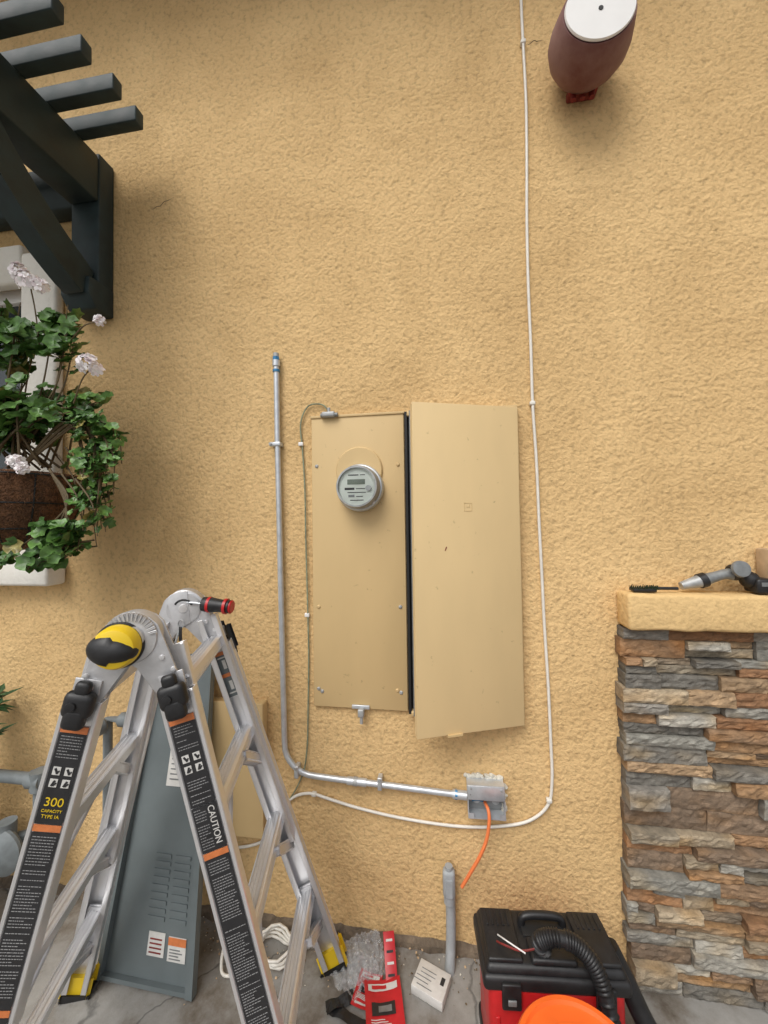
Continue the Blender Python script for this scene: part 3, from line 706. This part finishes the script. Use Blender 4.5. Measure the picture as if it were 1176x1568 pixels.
bx('key_a',(kp.x-.006,kp.y-.003,kp.z-.03),(kp.x+.004,kp.y,kp.z+.012),'dark',kr,.001)
box('key_b',kp+V3((-.012,0,-.015)),(.007,.003,.045),'galvd',kr,Matrix.Rotation(.3,3,'Y'),.001)

# ------------------------------------------------------------------ shop vacuum
vc=group('wet_dry_vacuum')
vr=math.radians(5); vu=V3((math.cos(vr),math.sin(vr),0)); vv=V3((-math.sin(vr),math.cos(vr),0)); VR=frame(vu,vv,V3((0,0,1))); vo=V3((.270,-.225,0))
def vb(nm,c,s,m,bev=.01,tp=None,rx=0): return box(nm,vo+VR@V3(c),s,m,vc,VR@Matrix.Rotation(rx,3,'X'),bev,3,tp)
vb('tank',(0,-.004,.145),(.352,.162,.255),'red',.02)
vb('base',(0,0,.02),(.362,.165,.04),'black',.012)
vb('lid_skirt',(0,0,.276),(.382,.176,.040),'black',.012)
vb('lid_top',(0,.002,.302),(.370,.166,.026),'black',.012,(.96,.94))
vb('lid_wing_left',(-.128,0,.319),(.092,.140,.012),'black',.005); vb('lid_wing_right',(.128,0,.319),(.092,.140,.012),'black',.005)
vb('handle_well',(0,.034,.3165),(.125,.068,.004),'dark',.001)
bm=bmesh.new(); 
add_tube(bm,catmull([vo+VR@V3(p) for p in((-.060,.034,.316),(-.050,.034,.338),(0,.034,.343),(.050,.034,.338),(.060,.034,.316))],6),.011,10); finish(bm,'carry_handle','black',vc,True)
vb('power_head',(0,-.042,.322),(.12,.065,.018),'black',.008)
vb('switch',(-.03,-.045,.333),(.025,.018,.006),'boxin',.002)
for i,x in enumerate((-.12,.12)):
    vb('latch_%d'%i,(x,-.091,.255),(.050,.012,.065),'black',.004); vb('latch_pad_%d'%i,(x,-.099,.246),(.022,.005,.014),'boxin',.002)
vb('front_badge',(0,-.087,.19),(.10,.004,.035),'whitelab',.001)
for i in range(6): vb('rib_%d'%i,(-.155+i*.062,-.086,.12),(.012,.005,.15),'red',.002)
for k_ in(-1,1):
    for i in range(5): vb('wing_rib_%d%d'%(k_,i),(k_*.128-.03+.015*i,.04,.3262),(.006,.045,.003),'black',.001)
bm=bmesh.new()
hp=catmull([(.255,-.27,.325),(.240,-.285,.362),(.275,-.295,.388),(.330,-.295,.378),(.375,-.31,.335),(.392,-.345,.265),(.395,-.38,.18),(.40,-.42,.08),(.43,-.46,.03)],26)
n_=len(hp); add_tube(bm,hp,lambda t:.0185+.0028*(1 if (int(t*(n_-1))%3)==0 else -.3),14); finish(bm,'hose_small','black',vc,True,80)
bm=bmesh.new()
hp=catmull([(.445,-.20,.29),(.480,-.21,.22),(.53,-.24,.12),(.60,-.28,.05),(.72,-.32,.03),(.9,-.34,.03),(1.2,-.35,.03)],8)
add_tube(bm,hp,.026,16); finish(bm,'hose_wand','black',vc,True,60)
tube('lead',[(.13,-.27,.332),(.15,-.29,.345),(.19,-.295,.342),(.24,-.29,.352)],.0025,'rust',vc,6,6)
tube('lead_white',[(.135,-.25,.33),(.155,-.285,.352),(.20,-.30,.342)],.0018,'whitep',vc,6,6)

# orange bucket
bk=group('orange_bucket')
bc=V3((.266,-.545,0))
lathe('pail',[(0,0),(.105,0),(.108,.005),(.122,.33),(.126,.33),(.126,.345),(.122,.345)],bc,(0,0,1),'orange',bk,56)
lathe('lid',[(.126,.346),(.134,.346),(.136,.352),(.136,.372),(.131,.379),(.122,.379),(.118,.372),(.110,.370),(.085,.372),(.083,.376),(.03,.378),(0,.378)],bc,(0,0,1),'orange',bk,64)
for k in range(12):
    a=k*math.pi/6; d=V3((math.cos(a),math.sin(a),0)); box('lid_tab_%d'%k,bc+d*.137+V3((0,0,.356)),(.012,.006,.012),'orange',bk,frame(d.cross(V3((0,0,-1))),d,V3((0,0,1))),.001)
tube('bail',[bc+V3((.13*math.cos(a),-.13*abs(math.sin(a))*.9-.02,.30-.10*math.sin(a))) for a in [i*math.pi/12 for i in range(13)]],.002,'galvd',bk,6)

# ------------------------------------------------------------------ floor debris
def crumple(name,c,sx,sy,rot,m,amp,tilt=0,lift=.004,nx=12,ny=10,parent=None,seed=0,fr=30):
    bm=bmesh.new(); R=Matrix.Rotation(rot,3,'Z')@Matrix.Rotation(tilt,3,'X'); g=[]
    for j in range(ny+1):
        row=[]
        for i in range(nx+1):
            x=(i/nx-.5)*sx; y=(j/ny-.5)*sy; z=abs(noise.noise(V3((x*fr+seed,y*fr,seed))))*amp*2+lift
            p=R@V3((x+noise.noise(V3((x*20,y*20,seed+5)))*amp*.5,y+noise.noise(V3((x*20,y*20,seed+8)))*amp*.5,z)); row.append(bm.verts.new(V3(c)+p))
        g.append(row)
    for j in range(ny):
        for i in range(nx): bm.faces.new((g[j][i],g[j][i+1],g[j+1][i+1],g[j+1][i]))
    return finish(bm,name,m,parent)
rp=group('red_packaging')
def card(cx,cy,rot,w,h,lift,curl,tag):
    Rr=Matrix.Rotation(rot,3,'Z')
    def zc(x,y): return lift+curl*(x/w*2)**2+.004*noise.noise(V3((x*40,y*40,cx*9)))
    def patch(nm,x0,x1,y0,y1,m,up_):
        bm=bmesh.new(); nx,ny=8,8; g=[]
        for j in range(ny+1):
            g.append([bm.verts.new(V3((cx,cy,0))+Rr@V3((x0+(x1-x0)*i/nx,y0+(y1-y0)*j/ny,zc(x0+(x1-x0)*i/nx,y0+(y1-y0)*j/ny)+up_))) for i in range(nx+1)])
        for j in range(ny):
            for i in range(nx): bm.faces.new((g[j][i],g[j][i+1],g[j+1][i+1],g[j+1][i]))
        finish(bm,tag+nm,m,rp,True,60)
    patch('sheet',-w/2,w/2,-h/2,h/2,'redcard',0)
    patch('band',-w*.40,w*.40,h*.30,h*.42,'whitelab',.0015); patch('band_print',-w*.30,w*.10,h*.33,h*.39,'redcard',.003)
    patch('photo',-w*.33,w*.30,-h*.10,h*.12,'blacklab',.0015); patch('photo_detail',-w*.15,w*.20,-h*.05,h*.06,'boxin',.003)
    patch('foot',-w*.38,w*.15,-h*.42,-h*.36,'whitelab',.0015)
    for i in range(4): patch('line_%d'%i,-w*.36,w*(.0+.08*i),-h*(.16+.035*i)-.001,-h*(.16+.035*i)+.0012,'whitelab',.0015)
card(-.200,-.205,.25,.115,.155,.012,.010,'front_'); card(-.262,-.160,-.15,.075,.10,.006,.006,'rear_')
Rs=Matrix.Rotation(.25,3,'Z')@Matrix.Rotation(-.95,3,'X'); sc0=V3((-.198,-.085,.042))
box('card_strip',sc0,(.038,.003,.115),'redcard',rp,Rs,.0006)
for i in range(4): box('strip_print_%d'%i,sc0+Rs@V3((0,-.0022,-.042+.026*i)),(.022,.001,.006),'whitelab' if i%2 else 'dark',rp,Rs)
pb=group('plastic_bag')
crumple('bag_film_a',(-.285,-.080,.015),.13,.12,.4,'film',.030,.25,.004,26,24,pb,21,55); crumple('bag_film_b',(-.31,-.12,.0),.11,.12,-.5,'film',.026,0,.004,26,24,pb,31,60)
wb=group('white_label_box')
Rb=Matrix.Rotation(-.35,3,'Z'); box('carton',(-.060,-.122,.016),(.105,.085,.028),'whitelab',wb,Rb,.002)
for i in range(5): box('carton_print_%d'%i,V3((-.060,-.122,.0308))+Rb@V3((-.02+random.uniform(-.01,.01),-.03+.012*i,0)),(.05,.002,.0008),'boxin',wb,Rb)
box('carton_code',V3((-.060,-.122,.0308))+Rb@V3((.035,.01,0)),(.012,.022,.0008),'blacklab',wb,Rb)
st=group('black_strap')
crumple('strap_a',(-.30,-.235,0),.15,.03,-.25,'black',.006,0,.004,14,3,st,41,18); crumple('strap_b',(-.34,-.200,0),.09,.035,.5,'black',.008,0,.004,10,3,st,47,18)
cc=group('white_cord_coil')
pts=[]
for i in range(70):
    a=i*.32; r=.065+.012*math.sin(i*1.3); pts.append(V3((-.60+r*1.3*math.cos(a),-.10+r*.7*math.sin(a),.008+.0006*i+.004*math.sin(i))))
tube('coil',pts,.005,'white',cc,8)
tube('loose_loop',[(-.70,-.10,.01),(-.75,-.09,.012),(-.765,-.14,.05),(-.75,-.18,.01),(-.70,-.18,.01),(-.64,-.14,.01)],.005,'white',cc,8,6)
bm=bmesh.new()
for i in range(360):
    x=random.uniform(-1.1,.1); y=-.015-abs(random.gauss(0,.08)); s=random.uniform(.0012,.0045); a=random.random()*6
    if y<-.5: continue
    z0=.003+random.random()*.003
    vs=[bm.verts.new((x+s*math.cos(a+k*1.57)*random.uniform(.6,1.4),y+s*math.sin(a+k*1.57),z0+.001*k)) for k in range(4)]
    f=bm.faces.new(vs); f.material_index=random.choice((0,1,1,2,2))
finish(bm,'floor_litter',['foam','stem','wood'])

# ------------------------------------------------------------------ geranium basket
gr=group('geranium_basket')
cB=V3((-1.425,-.30,1.665)); BR=.19
prof=[(0,-.245),(.05,-.24),(.10,-.215),(.145,-.165),(.172,-.10),(.185,-.04),(.19,0),(.185,.010),(.16,-.01),(0,-.02)]
lathe('coir_liner',prof,cB,(0,0,1),'coir',gr,44)
def ring_r(z_):
    for (r0,h0),(r1,h1) in zip(prof[1:7],prof[2:7]):
        if h0<=z_<=h1: return r0+(r1-r0)*(z_-h0)/(h1-h0)
    return .19
bm=bmesh.new()
for z_ in(0,-.09,-.17): add_tube(bm,[cB+V3(((ring_r(z_)+.004)*math.cos(a),(ring_r(z_)+.004)*math.sin(a),z_)) for a in [i*math.pi/20 for i in range(41)]],.003,6)
for k in range(12):
    a=k*math.pi/6+.1; add_tube(bm,[cB+V3(((ring_r(z_)+.004)*math.cos(a),(ring_r(z_)+.004)*math.sin(a),z_)) for z_ in(0,-.05,-.10,-.165,-.215,-.24)],.0025,6)
add_tube(bm,[cB+V3((-.0,.19,0)),cB+V3((0,.255,.01)),cB+V3((0,.30,.02))],.006,8)
finish(bm,'wire_frame','dark',gr,True)
bm=bmesh.new()
for i in range(1500):
    a=random.uniform(3.0,6.9); h=random.uniform(-.23,.012); rr=ring_r(h)+.002; p=cB+V3((rr*math.cos(a),rr*math.sin(a),h)); d=V3((random.uniform(-1,1),random.uniform(-1,1)*.4,random.uniform(-1,1)))*.016
    add_tube(bm,[p-d,p+V3((math.cos(a),math.sin(a),0))*.007,p+d],.0006,3,caps=False)
finish(bm,'coir_fibres','coir',gr)
lv=[];lfc=[];lc=[]
def leaf(p,nrm,size,c):
    nrm=nrm.normalized(); u=nrm.orthogonal().normalized(); u=(Matrix.Rotation(random.uniform(0,6.28),3,nrm)@u); w=nrm.cross(u)
    b=len(lv); lv.append(tuple(p)); lc.append(tuple(q*1.2 for q in c)); n=15
    fold=random.uniform(-.3,.35)
    for ring in (0.55,1.0):
        for k in range(n):
            a=2*math.pi*k/n+.2; lobed=1+.10*math.cos(5*a)+(.07 if k%2 else -.05)*(ring==1.0)
            if k==0: lobed*=.45
            x=size*ring*lobed*math.cos(a); y=size*ring*lobed*math.sin(a)
            h=size*ring*ring*.28+fold*abs(y)*.6+.12*size*math.sin(a*5)*ring
            lv.append(tuple(p+u*x+w*y+nrm*h)); lc.append(c if ring==1.0 else tuple(q*.75 for q in c))
    for k in range(n):
        k2=(k+1)%n; lfc.append((b,b+1+k,b+1+k2)); lfc.append((b+1+k,b+1+n+k,b+1+n+k2,b+1+k2))
fl=[];ff=[];fc=[]
def flower(p,R_=.035,n=26,d=V3((.2,-.8,.55))):
    for k in range(n):
        q=V3((random.gauss(0,1),random.gauss(0,1),random.gauss(0,1))).normalized(); 
        if q.dot(d)<-.1: q=-q
        c0=p+q*R_*random.uniform(.6,1)*1.0; u=q.orthogonal().normalized(); w=q.cross(u)
        for m_ in range(5):
            a=2*math.pi*m_/5+random.random()*.3; dd=u*math.cos(a)+w*math.sin(a); ee=u*-math.sin(a)+w*math.cos(a); b=len(fl)
            s=.0135; col_=random.choice(((.92,.88,.88),(.93,.91,.90),(.90,.80,.83),(.92,.86,.87)))
            for v in (c0,c0+dd*s*.6+ee*s*.45+q*.002,c0+dd*s*1.1+ee*s*.3+q*.003,c0+dd*s*1.1-ee*s*.3+q*.003,c0+dd*s*.6-ee*s*.45+q*.002): fl.append(tuple(v)); fc.append(col_)
            ff.append((b,b+1,b+2,b+3,b+4))
stm=bmesh.new()
def branch(P,leaves,spread,size,r=.004,t0=.15):
    cp=catmull(P,8); add_tube(stm,cp,lambda t:r*(1-.6*t),6)
    for k in range(leaves):
        t=random.uniform(t0,1); p=cp[min(int(t*(len(cp)-1)),len(cp)-1)]
        d=V3((random.gauss(0,1),random.gauss(0,1)-.3,random.gauss(0,.8)+.3)).normalized()*random.uniform(.25,1)*spread
        q=p+d; nn=(V3((0,-.75,.75))+V3((random.gauss(0,.5),random.gauss(0,.45),random.gauss(0,.45))))
        if q.x<-1.22 and q.z<1.655 and q.z>1.45 and random.random()<.8: continue
        g=random.random(); c=(.055+.08*g,.135+.14*g,.028+.03*g)
        if random.random()<.04: c=(.26,.22,.06)
        leaf(q,nn,size*random.uniform(.6,1.2),c)
        if random.random()<.7: add_tube(stm,[p,(p+q)/2+V3((0,0,.006)),q],.0012,4,caps=False)
S=cB+V3((0,0,.02))
U=random.uniform
for k in range(30):
    tgt=V3((U(-1.78,-1.13),U(-.40,-.20),U(1.79,2.03)))
    if tgt.x>-1.2 and tgt.z>1.98: tgt.z-=.08
    st0=S+V3((U(-.12,.12),U(-.1,.1),.02))
    branch([st0,(st0+tgt)/2+V3((0,-.02,.05)),tgt],16,.055,.026,t0=.35)
for k in range(17):
    t_=V3((U(-1.62,-1.20),U(-.36,-.24),U(2.10,2.25)));
    branch([S+V3((U(-.08,.08),0,.1)),V3((t_.x-.05,t_.y,1.95)),t_],13,.05,.028,.004,t0=.74)
for tgt in((-1.05,-.33,1.66),(-1.03,-.32,1.60),(-1.08,-.34,1.50),(-1.15,-.33,1.42),(-1.10,-.30,1.56),(-1.06,-.30,1.75),(-1.10,-.34,1.66),(-1.15,-.34,1.55),(-1.02,-.3,1.70),(-1.09,-.32,1.48)):
    t_=V3(tgt); m_=V3(((S.x+t_.x)/2+.08,-.32,1.84)); branch([S,m_,(m_+t_)/2+V3((.05,0,.02)),t_],18,.036,.018,.004,t0=.4)
for tgt in((-1.18,-.38,1.39),(-1.25,-.40,1.37),(-1.14,-.38,1.40),(-1.33,-.42,1.39)):
    t_=V3(tgt); branch([S+V3((.18,-.04,0)),V3((-1.16,-.36,1.56)),t_],18,.04,.026,.004,t0=.7)
for k in range(9):
    t_=V3((U(-1.56,-1.22),U(-.38,-.30),U(1.375,1.41))); branch([t_+V3((.06,.08,.05)),t_+V3((.02,.04,.04)),t_],7,.032,.025,.003,t0=.4)
for i in range(12):
    t_=V3((U(-1.18,-1.02),U(-.38,-.28),U(1.42,1.60))); branch([t_+V3((-.08,0,.18)),t_+V3((-.02,0,.10)),t_],6,.03,.015,.003)
for p,R_ in((V3((-1.285,-.38,2.275)),.032),(V3((-1.315,-.38,2.31)),.024),(V3((-1.245,-.37,2.262)),.020),(V3((-1.105,-.34,2.015)),.030),(V3((-1.075,-.34,1.995)),.016),(V3((-1.255,-.43,1.695)),.018),(V3((-1.235,-.43,1.675)),.012)):
    flower(p,R_,int(R_*1000)); 
for a_,b_ in(((-1.30,-.33,2.1),(-1.285,-.37,2.26)),((-1.18,-.32,1.9),(-1.105,-.335,2.0)),((-1.2,-.32,2.1),(-1.07,-.34,2.15))): add_tube(stm,catmull([a_,V3(a_).lerp(V3(b_),.5)+V3((0,0,.02)),b_],5),.0022,5)
flower(V3((-1.065,-.34,2.152)),.010,8)
finish(stm,'stems','stem',gr,True)
colmesh('leaves',lv,lfc,lc,'leaf',gr,True)
colmesh('blossoms',fl,ff,fc,'petal',gr)

# small shrub lower left
lv=[];lfc=[];lc=[]; stm=bmesh.new(); 
for k in range(16):
    t_=V3((random.uniform(-1.93,-1.70),random.uniform(-.22,-.06),random.uniform(.66,.84))); s0=V3((-1.85,-.12,0.0))
    add_tube(stm,catmull([s0,(s0+t_)/2+V3((-.04,0,.1)),t_],6),.003,5)
    for j in range(9):
        a=random.uniform(0,6.28); d=V3((math.cos(a),math.sin(a)*.6,random.uniform(-.3,.5))).normalized(); b=len(lv); L_=random.uniform(.05,.09); sd_=d.cross(V3((0,0,1))).normalized()*L_*.22
        for v in(t_,t_+d*L_*.4+sd_,t_+d*L_+V3((0,0,-.015)),t_+d*L_*.4-sd_): lv.append(tuple(v)); lc.append((.03,.085,.03))
        lfc.append((b,b+1,b+2)); lfc.append((b,b+2,b+3))
sh=group('shrub'); finish(stm,'branches','stem',sh); colmesh('leaf_blades',lv,lfc,lc,'leaf',sh)

# ------------------------------------------------------------------ light
w=bpy.data.worlds.new('World'); sc.world=w; w.use_nodes=True; N=w.node_tree.nodes; L=w.node_tree.links
bg=N['Background']; sky=N.new('ShaderNodeTexSky'); sky.sky_type='NISHITA'; sky.sun_disc=False
sd=V3((-.28,-.66,.92)).normalized()   # towards the sun
sky.sun_elevation=math.asin(sd.z); sky.sun_rotation=math.atan2(sd.x,sd.y)
sky.dust_density=4; sky.air_density=1; sky.ozone_density=1
hs=N.new('ShaderNodeHueSaturation'); hs.inputs['Saturation'].default_value=.25
L.new(sky.outputs[0],hs.inputs['Color']); L.new(hs.outputs[0],bg.inputs['Color']); bg.inputs['Strength'].default_value=.15
sl=bpy.data.lights.new('sun','SUN'); sl.energy=1.4; sl.angle=math.radians(38); sl.color=(1,.97,.92)
so=bpy.data.objects.new('sun',sl); sc.collection.objects.link(so); so.rotation_euler=sd.to_track_quat('Z','Y').to_euler()
# ------------------------------------------------------------------ camera
cam=bpy.data.cameras.new('camera'); co=bpy.data.objects.new('camera',cam); sc.collection.objects.link(co)
R=Matrix.Rotation(math.radians(8.54),3,'Z')@Matrix.Rotation(math.pi/2+math.radians(1.47),3,'X')@Matrix.Rotation(math.radians(-.81),3,'Z')
co.matrix_world=Matrix.Translation((0,-1.4,1.5))@R.to_4x4()
cam.sensor_fit='VERTICAL'; cam.sensor_height=36; cam.lens=589/1568*36; cam.clip_start=.02; cam.clip_end=1000
sc.camera=co
sc.view_settings.view_transform='Standard'; sc.view_settings.look='None'; sc.view_settings.exposure=0
